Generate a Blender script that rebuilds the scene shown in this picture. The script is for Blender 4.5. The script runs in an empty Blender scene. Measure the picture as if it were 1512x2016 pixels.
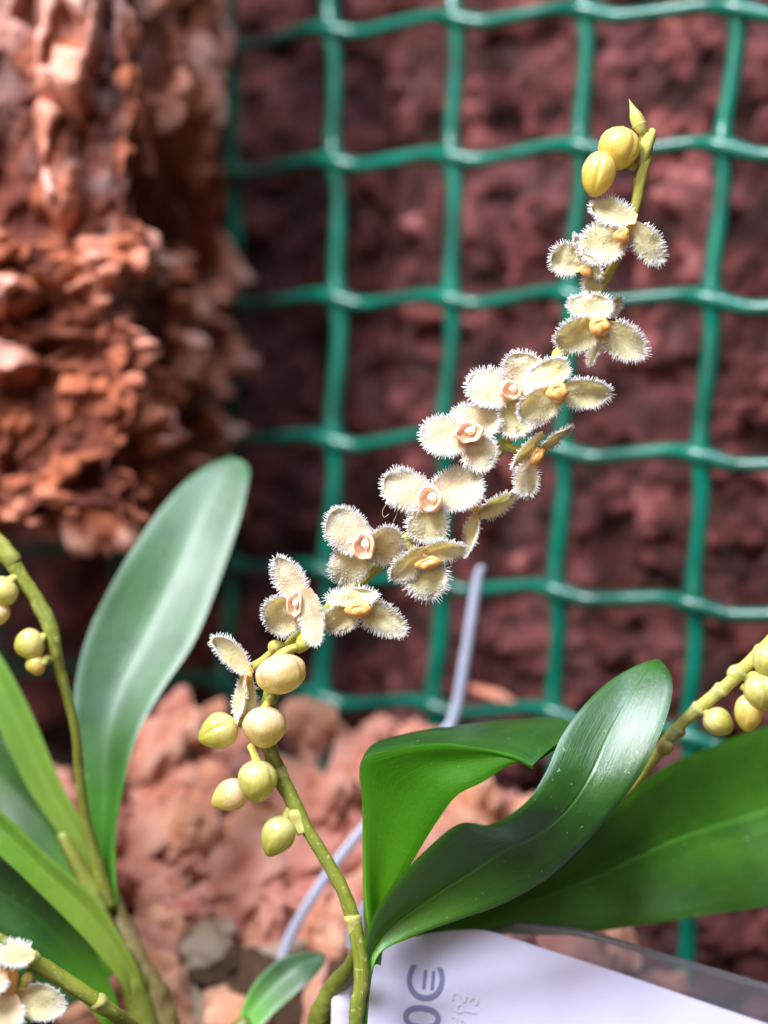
import bpy, math, random
from mathutils import Vector, Matrix, noise
R = random.Random(7)
sc = bpy.context.scene
C = sc.collection
MM = 0.001
# ------------------------------------------------------------------ camera
D0 = 160.0
cam_d = bpy.data.cameras.new('camera')
cam = bpy.data.objects.new('camera', cam_d); C.objects.link(cam)
cam_d.sensor_fit = 'VERTICAL'; cam_d.sensor_height = 36.0; cam_d.lens = 36.0 * 160 / 112
cam_d.clip_start = 0.005; cam_d.clip_end = 20
cam_d.dof.use_dof = True; cam_d.dof.focus_distance = D0 * MM; cam_d.dof.aperture_fstop = 9.6
cam.rotation_euler = (math.pi / 2, 0, 0)
sc.camera = cam
# ------------------------------------------------------------------ light
w = bpy.data.worlds.new('World'); sc.world = w; w.use_nodes = True
w.node_tree.nodes['Background'].inputs[0].default_value = (1.0, 0.80, 0.68, 1)
w.node_tree.nodes['Background'].inputs[1].default_value = 0.15


def area(name, loc, aim, size, power, col):
    l = bpy.data.lights.new(name, 'AREA'); l.shape = 'DISK'; l.size = size * MM; l.energy = power; l.color = col
    o = bpy.data.objects.new(name, l); C.objects.link(o)
    o.location = Vector(loc) * MM
    o.rotation_euler = (Vector(aim) * MM - o.location).to_track_quat('-Z', 'Y').to_euler()
    return o


area('key_lamp', (-190, -60, 320), (0, 190, -10), 160, 4.9, (0.92, 0.94, 1.0))
area('top_lamp', (0, -60, 385), (30, 175, -20), 100, 1.7, (0.66, 0.80, 1.0))
area('front_fill', (-230, -240, 130), (0, 180, 0), 260, 0.9, (1.0, 0.90, 0.82))  # added soft fill to brighten the petals, not a known lamp
sc.view_settings.view_transform = 'Standard'; sc.view_settings.look = 'None'
sc.view_settings.exposure = 0.15; sc.view_settings.gamma = 1.0
sc.render.engine = 'CYCLES'
sc.cycles.max_bounces = 8; sc.cycles.transparent_max_bounces = 12
sc.cycles.use_denoising = True


# ------------------------------------------------------------------ helpers
def P(px, py, d=D0):
    """photograph position and distance in mm -> scene point in metres"""
    k = d / D0 / 18.0
    return Vector(((px - 756) * k, d, (1008 - py) * k)) * MM


WORLD = {}


def wl(o):
    return WORLD[o.name] if o else Vector((0, 0, 0))


def empty(name, loc, parent=None):
    o = bpy.data.objects.new(name, None); C.objects.link(o)
    o.empty_display_size = 0.002
    WORLD[o.name] = Vector(loc)
    if parent: o.parent = parent
    o.location = Vector(loc) - wl(parent)
    return o


def tag(o, label=None, cat=None, group=None, kind=None):
    if label: o['label'] = label
    if cat: o['category'] = cat
    if group: o['group'] = group
    if kind: o['kind'] = kind
    return o


class MB:
    def __init__(s):
        s.v = []; s.f = []; s.m = []; s.uv = []; s.t = []

    def add(s, verts, faces, m=0, uvs=None, tint=0.5):
        b = len(s.v)
        s.v += verts
        s.uv += uvs if uvs else [(0.5, 0.5)] * len(verts)
        s.t += tint if isinstance(tint, list) else [tint] * len(verts)
        s.f += [tuple(i + b for i in f) for f in faces]
        s.m += [m] * len(faces)

    def build(s, name, mats, parent=None, origin=None, smooth=True):
        if origin is None:
            if parent: origin = wl(parent)
            else:
                origin = sum(s.v, Vector()) / len(s.v)
        me = bpy.data.meshes.new(name)
        me.from_pydata([v - origin for v in s.v], [], s.f)
        if not isinstance(mats, (list, tuple)): mats = [mats]
        for m in mats: me.materials.append(m)
        me.polygons.foreach_set('material_index', s.m)
        me.polygons.foreach_set('use_smooth', [smooth] * len(s.f))
        uvl = me.uv_layers.new(name='UVMap')
        for l in me.loops: uvl.data[l.index].uv = s.uv[l.vertex_index]
        a = me.attributes.new('tint', 'FLOAT', 'POINT'); a.data.foreach_set('value', s.t)
        me.update()
        o = bpy.data.objects.new(name, me); C.objects.link(o)
        WORLD[o.name] = Vector(origin)
        if parent: o.parent = parent
        o.location = Vector(origin) - wl(parent)
        return o


def cr(p0, p1, p2, p3, t):
    return 0.5 * ((2 * p1) + (p2 - p0) * t + (2 * p0 - 5 * p1 + 4 * p2 - p3) * t * t + (3 * p1 - p0 - 3 * p2 + p3) * t ** 3)


def resample(pts, n):
    """n points along a Catmull-Rom curve through pts (uniform in parameter)"""
    out = []; k = len(pts) - 1
    ext = [2 * pts[0] - pts[1]] + list(pts) + [2 * pts[-1] - pts[-2]]
    for i in range(n):
        x = i / (n - 1) * k; j = min(int(x), k - 1); t = x - j
        out.append(cr(ext[j], ext[j + 1], ext[j + 2], ext[j + 3], t))
    return out


def tube(mb, pts, rad, n=60, seg=12, bump=0.0, m=0, tint=0.5, cap=True, flat=1.0):
    """pts: Vectors, rad: mm per point"""
    c = resample(pts, n); r = resample(rad, n)
    v = []; f = []; uv = []
    up = Vector((0, -1, 0))
    for i in range(n):
        tg = (c[min(i + 1, n - 1)] - c[max(i - 1, 0)]).normalized()
        a = (up - tg * up.dot(tg)); a = a.normalized() if a.length > 1e-6 else Vector((1, 0, 0))
        b = tg.cross(a)
        for k in range(seg):
            an = 2 * math.pi * k / seg
            dirv = a * math.cos(an) * flat + b * math.sin(an)
            rr = r[i] * MM
            if bump: rr *= 1 + bump * noise.noise(c[i] * 900 + dirv * 1.3)
            v.append(c[i] + dirv * rr); uv.append((i / (n - 1), k / seg))
    for i in range(n - 1):
        for k in range(seg):
            f.append((i * seg + k, i * seg + (k + 1) % seg, (i + 1) * seg + (k + 1) % seg, (i + 1) * seg + k))
    if cap:
        f.append(tuple(range(seg))[::-1]); f.append(tuple(range((n - 1) * seg, n * seg)))
    mb.add(v, f, m, uv, tint)


# ------------------------------------------------------------------ materials
class NT:
    def __init__(s, name):
        s.mat = bpy.data.materials.new(name); s.mat.use_nodes = True
        s.t = s.mat.node_tree; s.t.nodes.clear()
        s.out = s.n('ShaderNodeOutputMaterial')

    def n(s, typ, **k):
        nd = s.t.nodes.new(typ)
        for a, b in k.items(): setattr(nd, a, b)
        return nd

    def l(s, a, b): s.t.links.new(a, b)

    def bsdf(s, col=None, rough=0.5, **k):
        b = s.n('ShaderNodeBsdfPrincipled')
        if col is not None:
            if isinstance(col, tuple): b.inputs['Base Color'].default_value = (*col, 1)
            else: s.l(col, b.inputs['Base Color'])
        if isinstance(rough, (int, float)): b.inputs['Roughness'].default_value = rough
        else: s.l(rough, b.inputs['Roughness'])
        for a, v in k.items(): b.inputs[a.replace('_', ' ')].default_value = v
        return b

    def noise(s, scale, detail=4, rough=0.55, vec=None, dim=None):
        t = s.n('ShaderNodeTexNoise'); t.inputs['Scale'].default_value = scale
        t.inputs['Detail'].default_value = detail; t.inputs['Roughness'].default_value = rough
        s.l(vec if vec else s.coord(), t.inputs['Vector'])
        return t.outputs['Fac']

    def coord(s):
        if not hasattr(s, '_c'): s._c = s.n('ShaderNodeTexCoord')
        return s._c.outputs['Object']

    def uv(s):
        s.coord(); return s._c.outputs['UV']

    def attr(s, name='tint'):
        a = s.n('ShaderNodeAttribute', attribute_name=name); return a.outputs['Fac']

    def ramp(s, fac, stops):
        r = s.n('ShaderNodeValToRGB'); e = r.color_ramp.elements
        while len(e) < len(stops): e.new(0.5)
        for i, (p, c) in enumerate(stops):
            e[i].position = p; e[i].color = (*c, 1)
        s.l(fac, r.inputs['Fac']); return r.outputs['Color']

    def mix(s, a, b, f, mode='MIX'):
        m = s.n('ShaderNodeMix', data_type='RGBA', blend_type=mode)
        for val, i in ((f, 0), (a, 6), (b, 7)):
            if isinstance(val, (int, float)): m.inputs[i].default_value = val
            elif isinstance(val, tuple): m.inputs[i].default_value = (*val, 1)
            else: s.l(val, m.inputs[i])
        return m.outputs[2]

    def math(s, op, a, b=None, c=None):
        m = s.n('ShaderNodeMath', operation=op)
        for i, val in enumerate((a, b, c)):
            if val is None: continue
            if isinstance(val, (int, float)): m.inputs[i].default_value = val
            else: s.l(val, m.inputs[i])
        return m.outputs[0]

    def bump(s, h, strength, dist, b, coat=False):
        u = s.n('ShaderNodeBump'); u.inputs['Strength'].default_value = strength
        u.inputs['Distance'].default_value = dist * MM
        s.l(h, u.inputs['Height']); s.l(u.outputs[0], b.inputs['Normal'])
        return u

    def scaled_uv(s, x, y):
        m = s.n('ShaderNodeMapping'); m.inputs['Scale'].default_value = (x, y, 1)
        s.l(s.uv(), m.inputs['Vector']); return m.outputs[0]

    def fin(s, sh, transl=None, tfac=0.3):
        if transl is None:
            s.l(sh.outputs[0], s.out.inputs[0])
        else:
            t = s.n('ShaderNodeBsdfTranslucent')
            if isinstance(transl, tuple): t.inputs[0].default_value = (*transl, 1)
            else: s.l(transl, t.inputs[0])
            m = s.n('ShaderNodeMixShader'); m.inputs[0].default_value = tfac
            s.l(sh.outputs[0], m.inputs[1]); s.l(t.outputs[0], m.inputs[2]); s.l(m.outputs[0], s.out.inputs[0])
        return s.mat


def petal_mat(name, inner, outer, tip):
    n = NT(name)
    sep = n.n('ShaderNodeSeparateXYZ'); n.l(n.uv(), sep.inputs[0])
    g = n.math('ADD', sep.outputs[0], n.math('MULTIPLY', n.math('SUBTRACT', n.noise(700, 3), 0.5), 0.9))
    col = n.ramp(g, [(0.05, inner), (0.45, outer), (0.95, tip)])
    veins = n.noise(3.0, 4, 0.6, n.scaled_uv(2, 14))
    col = n.mix(col, (0.95, 0.88, 0.66), n.math('MULTIPLY', veins, 0.35))
    col = n.mix(col, (0.66, 0.50, 0.30), n.math('MULTIPLY', n.math('GREATER_THAN', n.noise(2600, 2), 0.66), 0.3))
    b = n.bsdf(col, 0.45, Subsurface_Weight=0.25, Subsurface_Scale=0.0008, Specular_IOR_Level=0.35)
    b.inputs['Subsurface Radius'].default_value = (1, 0.7, 0.35)
    h = n.math('ADD', n.noise(3400, 2, 0.6), n.math('MULTIPLY', veins, 0.8))
    n.bump(h, 0.8, 0.22, b)
    return n.fin(b, n.mix(col, (1.0, 0.88, 0.52), 0.5), 0.52)


M_PET_Y = petal_mat('sepal yellow', (0.92, 0.73, 0.46), (0.88, 0.80, 0.40), (0.94, 0.89, 0.62))
M_PET_P = petal_mat('sepal blush', (0.92, 0.62, 0.44), (0.88, 0.73, 0.50), (0.92, 0.85, 0.60))


def simple(name, col, rough=0.4, sss=0.0, transl=None, tfac=0.3, spec=0.5, coat=0.0, nscale=None, col2=None, bump=None):
    n = NT(name)
    c = col
    if col2 is not None: c = n.ramp(n.noise(nscale, 4), [(0.35, col), (0.65, col2)])
    b = n.bsdf(c, rough, Specular_IOR_Level=spec, Coat_Weight=coat, Coat_Roughness=0.12, Subsurface_Weight=sss, Subsurface_Scale=0.001)
    if bump: n.bump(n.noise(bump[0], 4), bump[1], bump[2], b)
    return n.fin(b, transl, tfac)


M_HAIR = simple('sepal fringe hair', (0.97, 0.95, 0.94), 0.4, 0, (1.0, 0.97, 0.95), 0.5, 0.5)
M_AMBER = simple('amber lip', (0.66, 0.33, 0.08), 0.22, 0.35, (1.0, 0.5, 0.08), 0.15, 0.6, 0.4, 900, (0.80, 0.52, 0.20), (2500, 0.3, 0.1))
M_BLUSH = simple('blush lip', (0.90, 0.56, 0.36), 0.16, 0.35, (1.0, 0.62, 0.4), 0.2, 0.7, 0.9, 900, (0.93, 0.74, 0.54), (1800, 0.25, 0.1))
M_CREAM = simple('cream column', (0.96, 0.90, 0.72), 0.15, 0.3, None, 0, 0.7, 0.8)


def bud_mat(name, top, low, vein):
    n = NT(name)
    sep = n.n('ShaderNodeSeparateXYZ'); n.l(n.uv(), sep.inputs[0])
    g = n.math('ADD', sep.outputs[0], n.math('MULTIPLY', n.math('SUBTRACT', n.noise(500, 3), 0.5), 0.7))
    col = n.ramp(g, [(0.15, top), (0.75, low)])
    v = n.noise(2.2, 3, 0.6, n.scaled_uv(1.5, 24))
    col = n.mix(col, vein, n.math('MULTIPLY', n.math('GREATER_THAN', v, 0.56), 0.30))
    col = n.mix(col, (0.5, 0.40, 0.08), n.math('MULTIPLY', n.math('GREATER_THAN', n.noise(2300, 2), 0.68), 0.2))
    b = n.bsdf(col, 0.22, Subsurface_Weight=0.5, Subsurface_Scale=0.0015, Specular_IOR_Level=0.55, Coat_Weight=0.5, Coat_Roughness=0.10)
    n.bump(n.math('ADD', n.noise(1600, 4), v), 0.5, 0.14, b)
    return n.fin(b, n.mix(col, (0.98, 0.88, 0.35), 0.5), 0.36)


M_BUD_G = bud_mat('bud green yellow', (0.72, 0.64, 0.26), (0.50, 0.50, 0.07), (0.88, 0.80, 0.50))
M_BUD_P = bud_mat('bud blush', (0.84, 0.58, 0.42), (0.64, 0.55, 0.13), (0.95, 0.78, 0.64))
M_BUD_Y = bud_mat('bud golden', (0.86, 0.66, 0.24), (0.70, 0.54, 0.09), (0.92, 0.72, 0.32))


def stem_mat(name, a, bcol, node):
    n = NT(name)
    col = n.ramp(n.noise(260, 4), [(0.3, a), (0.7, bcol)])
    col = n.mix(col, node, n.math('MULTIPLY', n.attr(), 0.5))
    col = n.mix(col, (0.62, 0.56, 0.25), n.math('MULTIPLY', n.math('GREATER_THAN', n.noise(2000, 2), 0.63), 0.5))
    b = n.bsdf(col, 0.33, Subsurface_Weight=0.2, Subsurface_Scale=0.001, Specular_IOR_Level=0.5)
    n.bump(n.noise(8, 4, 0.6, n.scaled_uv(6, 5)), 0.6, 0.25, b)
    return n.fin(b, (0.6, 0.6, 0.08), 0.1)


M_STEM = stem_mat('flower stalk', (0.15, 0.20, 0.015), (0.25, 0.28, 0.03), (0.62, 0.50, 0.20))
M_STEM_Y = stem_mat('yellow flower stalk', (0.42, 0.43, 0.045), (0.58, 0.55, 0.10), (0.80, 0.62, 0.34))


def leaf_mat(name, dark, light, basecol, rough=0.33, tf=0.16, basepow=0.35, coat=0.35):
    n = NT(name)
    sep = n.n('ShaderNodeSeparateXYZ'); n.l(n.uv(), sep.inputs[0])
    U, V = sep.outputs[0], sep.outputs[1]
    streak = n.noise(3.0, 6, 0.65, n.scaled_uv(1.2, 38))
    mott = n.noise(210, 5, 0.6)
    col = n.ramp(n.math('MULTIPLY', n.math('ADD', streak, mott), 0.5), [(0.38, dark), (0.60, light)])
    bf = n.n('ShaderNodeMapRange'); bf.inputs[1].default_value = 0.0; bf.inputs[2].default_value = basepow
    bf.inputs[3].default_value = 1; bf.inputs[4].default_value = 0
    n.l(n.math('ADD', U, n.math('MULTIPLY', n.math('SUBTRACT', mott, 0.5), 0.25)), bf.inputs[0])
    col = n.mix(col, basecol, bf.outputs[0])
    rib = n.math('SUBTRACT', 1.0, n.math('MINIMUM', n.math('MULTIPLY', n.math('ABSOLUTE', n.math('SUBTRACT', V, 0.5)), 34.0), 1.0))
    col = n.mix(col, tuple(min(1, c * 2.0 + 0.02) for c in light), n.math('MULTIPLY', rib, 0.35))
    dust = n.math('MULTIPLY', n.math('GREATER_THAN', n.noise(1500, 3, 0.7), 0.70), 0.5)
    col = n.mix(col, (0.55, 0.62, 0.50), dust)
    rg = n.math('ADD', rough - 0.08, n.math('MULTIPLY', n.noise(330, 5, 0.7), 0.22))
    b = n.bsdf(col, rg, Specular_IOR_Level=0.6, Coat_Weight=coat, Coat_Roughness=0.38)
    h = n.math('ADD', n.math('MULTIPLY', streak, 0.6), n.math('MULTIPLY', n.noise(2400, 3), 0.25))
    h = n.math('SUBTRACT', h, n.math('MULTIPLY', rib, 1.0))
    n.bump(n.math('ADD', h, n.math('MULTIPLY', mott, 1.2)), 0.4, 0.35, b)
    return n.fin(b, n.mix(col, (0.25, 0.75, 0.02), 0.65), tf)


M_LEAF = leaf_mat('leaf upper dark', (0.008, 0.052, 0.005), (0.022, 0.108, 0.008), (0.12, 0.36, 0.01), 0.31, 0.05, 0.42, 0.7)
M_LEAFB = leaf_mat('leaf underside bright', (0.08, 0.34, 0.008), (0.12, 0.42, 0.012), (0.22, 0.55, 0.02), 0.42, 0.72)
M_LEAFC = leaf_mat('leaf mid green', (0.022, 0.11, 0.003), (0.050, 0.175, 0.006), (0.09, 0.26, 0.01), 0.33, 0.18)
M_LEAFE = leaf_mat('leaf cool green', (0.008, 0.060, 0.010), (0.022, 0.11, 0.020), (0.09, 0.34, 0.01), 0.46, 0.12, 0.42, 0.5)
M_LEAFY = leaf_mat('leaf yellow green', (0.09, 0.24, 0.015), (0.18, 0.34, 0.03), (0.30, 0.36, 0.05), 0.45, 0.3, 0.6)


def bark_mat(name, stops, scale, tintmix, bumpd, speck=(0.62, 0.45, 0.42), var=0.0, pf=0.45):
    n = NT(name)
    base = n.math('ADD', n.math('MULTIPLY', n.attr(), tintmix), n.math('MULTIPLY', n.noise(scale, 8, 0.62), 1 - tintmix))
    col = n.ramp(base, stops)
    pale = n.ramp(n.noise(scale * 0.45, 5, 0.6), [(0.52, (0, 0, 0)), (0.70, (1, 1, 1))])
    col = n.mix(col, speck, n.math('MULTIPLY', pale, pf))
    oi = n.n('ShaderNodeObjectInfo')
    hs = n.n('ShaderNodeHueSaturation')
    n.l(n.math('ADD', 0.505 - var * 0.03, n.math('MULTIPLY', oi.outputs['Random'], var * 0.06)), hs.inputs['Hue'])
    n.l(n.math('ADD', 1 - var * 0.1, n.math('MULTIPLY', oi.outputs['Random'], var * 0.7)), hs.inputs['Value'])
    n.l(col, hs.inputs['Color']); col = hs.outputs['Color']
    b = n.bsdf(col, 0.75, Specular_IOR_Level=0.25)
    n.bump(n.noise(scale * 4, 8, 0.7), 0.9, bumpd, b)
    return n.fin(b)


M_WALL = bark_mat('peat fibre', [(0.30, (0.035, 0.012, 0.010)), (0.43, (0.105, 0.026, 0.026)), (0.55, (0.24, 0.058, 0.056)), (0.7, (0.50, 0.17, 0.165))], 150, 0.25, 1.6, (0.40, 0.16, 0.18))
M_BLOCK = bark_mat('cork bark', [(0.22, (0.09, 0.018, 0.012)), (0.40, (0.38, 0.10, 0.050)), (0.56, (0.66, 0.26, 0.19)), (0.78, (0.82, 0.48, 0.42))], 60, 0.5, 1.2, (0.46, 0.40, 0.40), 0.0, 0.6)
M_CHIP = bark_mat('red bark chip', [(0.22, (0.30, 0.07, 0.035)), (0.40, (0.74, 0.25, 0.155)), (0.60, (0.90, 0.42, 0.31)), (0.85, (0.94, 0.60, 0.50))], 110, 0.45, 0.5, (0.78, 0.50, 0.45), 0.45)
M_CHIPP = bark_mat('pale chip', [(0.20, (0.44, 0.25, 0.15)), (0.42, (0.68, 0.46, 0.31)), (0.62, (0.80, 0.62, 0.48)), (0.85, (0.78, 0.70, 0.62))], 110, 0.4, 1.0, (0.62, 0.48, 0.32))
M_CHIPD = bark_mat('dark chip', [(0.20, (0.03, 0.018, 0.012)), (0.42, (0.09, 0.045, 0.03)), (0.62, (0.18, 0.09, 0.05)), (0.85, (0.30, 0.20, 0.10))], 110, 0.4, 1.0, (0.2, 0.16, 0.08))
M_SOIL = bark_mat('dark soil', [(0.2, (0.012, 0.006, 0.005)), (0.5, (0.035, 0.014, 0.011)), (0.8, (0.08, 0.032, 0.025))], 90, 0.3, 1.5, (0.09, 0.04, 0.035))
M_NET = simple('green plastic net', (0.0, 0.062, 0.040), 0.30, 0.0, None, 0, 0.25, 0.35, 110, (0.0, 0.125, 0.08), (900, 0.15, 0.2))
M_CARD = simple('white card', (0.50, 0.48, 0.65), 0.45, 0, None, 0, 0.4, 0.2, 60, (0.58, 0.56, 0.74), (300, 0.1, 0.2))
M_INK = simple('grey ink', (0.18, 0.18, 0.32), 0.6)
M_INKP = simple('faded ink', (0.55, 0.53, 0.68), 0.6)
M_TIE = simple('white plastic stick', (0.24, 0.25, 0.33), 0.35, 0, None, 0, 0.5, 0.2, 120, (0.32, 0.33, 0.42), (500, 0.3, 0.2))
n = NT('clear plastic')
gl = n.n('ShaderNodeBsdfPrincipled'); gl.inputs['Base Color'].default_value = (0.80, 0.80, 0.88, 1); gl.inputs['Roughness'].default_value = 0.1
gl.inputs['Transmission Weight'].default_value = 0.93; gl.inputs['IOR'].default_value = 1.15; gl.inputs['Coat Weight'].default_value = 0.5
M_CLEAR = n.fin(gl)
M_BULB = simple('brown sheath', (0.13, 0.085, 0.03), 0.5, 0, None, 0, 0.4, 0, 150, (0.24, 0.19, 0.07), (400, 0.6, 0.6))
M_OLIVE = simple('olive sheath', (0.10, 0.12, 0.015), 0.4, 0, None, 0, 0.4, 0, 150, (0.20, 0.22, 0.04), (400, 0.6, 0.6))

# ------------------------------------------------------------------ wall and net
DL, DR, XL, XR = 240.0, 211.0, 665.0, 1430.0
PA, PB = P(XL, 600, DL), P(XR, 600, DR)
ax = (PB - PA).normalized(); nz = Vector((0, 0, 1)); wn = ax.cross(nz); wn = wn if wn.y < 0 else -wn


def on_plane(px, py, back=0.0):
    d = P(px, py, 100.0)
    back += 16 * min(1, max(0, (600 - px) / 140))  # left strands set back, shaped to sit deeper in the block's shade
    p0 = PA - wn * back * MM
    return d * (p0.dot(wn) / d.dot(wn))


def chunk(p, s, k=1.0):
    """(height, tint) of a rubble-like relief"""
    q = p * s + Vector((noise.noise(p * s * 0.7), noise.noise(p * s * 0.7 + Vector((9, 2, 4))), noise.noise(p * s * 0.7 + Vector((3, 7, 1))))) * 0.25
    ds, ps = noise.voronoi(q)
    edge = min(1.0, (ds[1] - ds[0]) * 4.0)
    c = noise.cell(ps[0] * 13.7)
    return (0.15 + 0.85 * c) * (edge ** 0.5) * k, c


def relief_sheet(mb, fn, nu, nv, amp, s, s2, flip=False, an=Vector((1, 1, 1)), seg=False):
    """fn(u,v) -> (point, normal); displaced into rubble relief"""
    v = []; t = []; f = []; uv = []
    for j in range(nv + 1):
        for i in range(nu + 1):
            p, n_, am = fn(i / nu, j / nv)
            zz = p.z * an.z if not seg else (p.z * 0.62 if p.z > .042 else .042 * .62 + (p.z - .042) * 1.55)
            q = Vector((p.x * an.x, p.y * an.y, zz))
            h1, c1 = chunk(q, s); h2, c2 = chunk(q + Vector((.3, .1, .2)), s2)
            fr = noise.fractal(q * s * 3.1, 0.8, 2.1, 4)
            h = h1 * 0.62 + h2 * 0.3 + fr * 0.12
            v.append(p + n_ * (h - 0.5) * amp * am * MM); t.append(min(1, max(0, 0.55 * c1 + 0.45 * c2))); uv.append((i / nu, j / nv))
    for j in range(nv):
        for i in range(nu):
            a = j * (nu + 1) + i; q = (a, a + 1, a + nu + 2, a + nu + 1)
            f.append(q[::-1] if flip else q)
    mb.add(v, f, 0, uv, t)


def at_wall(a, z, back):
    back += 26 * min(1, max(0, (4 - a) / 14)) ** 1.3  # added recess at the left so the block shades the wall more deeply
    return PA + ax * a * MM - wn * back * MM + nz * z * MM


mb = MB()
relief_sheet(mb, lambda u, v: (at_wall(-150 + 320 * u, -140 + 300 * v, 13), wn, 1.0), 380, 350, 5.2, 170, 420)
b0 = len(mb.v)
# solid back and rim
cs = [at_wall(-150, -140, 13), at_wall(170, -140, 13), at_wall(170, 160, 13), at_wall(-150, 160, 13)]
cb = [p - wn * 45 * MM for p in cs]
cs = [p - wn * 8 * MM for p in cs]
mb.add(cs + cb, [(0, 1, 5, 4), (1, 2, 6, 5), (2, 3, 7, 6), (3, 0, 4, 7), (7, 6, 5, 4)], 0, None, 0.3)
tag(mb.build('planting_wall', M_WALL), 'rough dark reddish brown peat wall behind the green plastic net', 'wall')

NODES = [
    [(-40, -170), (215, -185), (440, -195), (645, -205), (893, -225), (1158, -245), (1480, -262), (1850, -280), (2250, -300)],
    [(-10, 130), (225, 110), (450, 90), (650, 59), (893, 37), (1150, 22), (1451, 20), (1790, 24), (2190, 40)],
    [(0, 350), (230, 345), (455, 335), (657, 318), (889, 309), (1143, 290), (1422, 290), (1755, 312), (2140, 320)],
    [(10, 600), (235, 595), (458, 590), (663, 587), (887, 590), (1120, 581), (1400, 590), (1725, 612), (2100, 630)],
    [(10, 840), (235, 845), (455, 850), (655, 868), (872, 862), (1106, 886), (1378, 897), (1700, 925), (2060, 950)],
    [(0, 1070), (230, 1080), (450, 1100), (643, 1125), (866, 1147), (1094, 1162), (1365, 1190), (1680, 1225), (2040, 1260)],
    [(-10, 1300), (220, 1320), (440, 1345), (632, 1372), (853, 1390), (1090, 1402), (1356, 1450), (1665, 1500), (2020, 1550)],
    [(-20, 1530), (210, 1560), (430, 1600), (625, 1640), (845, 1665), (1085, 1700), (1350, 1740), (1655, 1800), (2000, 1860)],
    [(-30, 1770), (200, 1810), (420, 1860), (615, 1910), (840, 1940), (1080, 1985), (1345, 2035), (1645, 2110), (1990, 2190)],
]
net = empty('plastic_net', on_plane(1100, 2035))
tag(net, 'green plastic mesh fence of wavy square openings in front of the peat wall', 'net')
for row in NODES:
    pts = []; rad = []
    for i, (x, y) in enumerate(row):
        p = on_plane(x, y)
        if i:
            x0, y0 = row[i - 1]
            for t, dy in ((0.22, 11), (0.5, 3), (0.8, -7)):
                pts.append(on_plane(x0 + (x - x0) * t, y0 + (y - y0) * t + dy) + wn * 0.25 * MM); rad.append(1.12 + R.uniform(-.08, .08))
        pts.append(p + wn * 0.5 * MM); rad.append(1.5)
    mb = MB(); tube(mb, pts, rad, 200, 12); mb.build('net_strand', M_NET, net)
for c in range(9):
    pts = []; rad = []
    for r_ in range(len(NODES)):
        x, y = NODES[r_][c]
        if r_:
            x0, y0 = NODES[r_ - 1][c]
            for t, dx in ((0.2, 5), (0.5, 3), (0.8, -3)):
                pts.append(on_plane(x0 + (x - x0) * t + dx, y0 + (y - y0) * t) - wn * 0.6 * MM); rad.append(1.38 + R.uniform(-.1, .1))
        pts.append(on_plane(x, y) - wn * 0.4 * MM); rad.append(1.6)
    mb = MB(); tube(mb, pts, rad, 200, 12); mb.build('net_strand', M_NET, net)

# ------------------------------------------------------------------ bark block on the upper part of the wall
EX, EY = -33.0, 203.0            # near vertical corner (mm)
FX, FY = -26.0, 262.0            # far end of the side face
ZB, ZT = -3.0, 150.0


def front(u, v):
    am = 1.0
    x = -120 + (EX + 120) * u; z = ZB + (ZT - ZB) * v
    return Vector((x, EY + 4 * (1 - u), z)) * MM, Vector((0.12 + 0.5 * max(0, u - 0.93) / 0.07, -1, -0.6 * max(0, 0.04 - v) / 0.04)).normalized(), am


def side(u, v):
    x = EX + (FX - EX) * u; y = EY + (FY - EY) * u
    return Vector((x, y, ZB + (ZT - ZB) * v)) * MM, Vector((1, -0.05 - 0.6 * max(0, 0.07 - u) / 0.07, -0.6 * max(0, 0.04 - v) / 0.04)).normalized(), 1.0


def under(u, v):
    x = -120 + (EX + 120) * u; y = EY + (FY - EY) * v
    return Vector((x + (FX - EX) * v * u, y, ZB)) * MM, Vector((0.5 * max(0, u - 0.93) / 0.07, -0.6 * max(0, 0.07 - v) / 0.07, -1)).normalized(), 1.0


mb = MB()
an = Vector((1.15, 1.1, 1.3))
relief_sheet(mb, front, 190, 330, 11, 88, 230, an=an, seg=True)
relief_sheet(mb, side, 90, 330, 9, 88, 230, an=an, seg=True)
relief_sheet(mb, under, 120, 60, 8, 72, 190, True, an=an)
tag(mb.build('bark_block', M_BLOCK), 'thick orange red cork bark block with a crumbly broken face beside the green net', 'bark block')

# ------------------------------------------------------------------ soil and bark chips
mb = MB()


def soil(u, v):
    x = -160 + 330 * u
    y = 150 + 110 * v
    z = -84 + 50 * min(1, max(0, (v - 0.1) / 0.8)) - 34 * min(1, max(0, (u - 0.42) / 0.22))
    return Vector((x, y, z)) * MM, Vector((0, -0.4, 0.9)).normalized(), 1.0


relief_sheet(mb, soil, 170, 80, 8, 90, 240)
tag(mb.build('ground', M_SOIL), kind='structure')


def ico(sub):
    import bmesh
    bm = bmesh.new(); bmesh.ops.create_icosphere(bm, subdivisions=sub, radius=1)
    v = [x.co.copy() for x in bm.verts]; f = [tuple(y.index for y in x.verts) for x in bm.faces]; bm.free()
    return v, f


IV, IF = ico(4)


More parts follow.
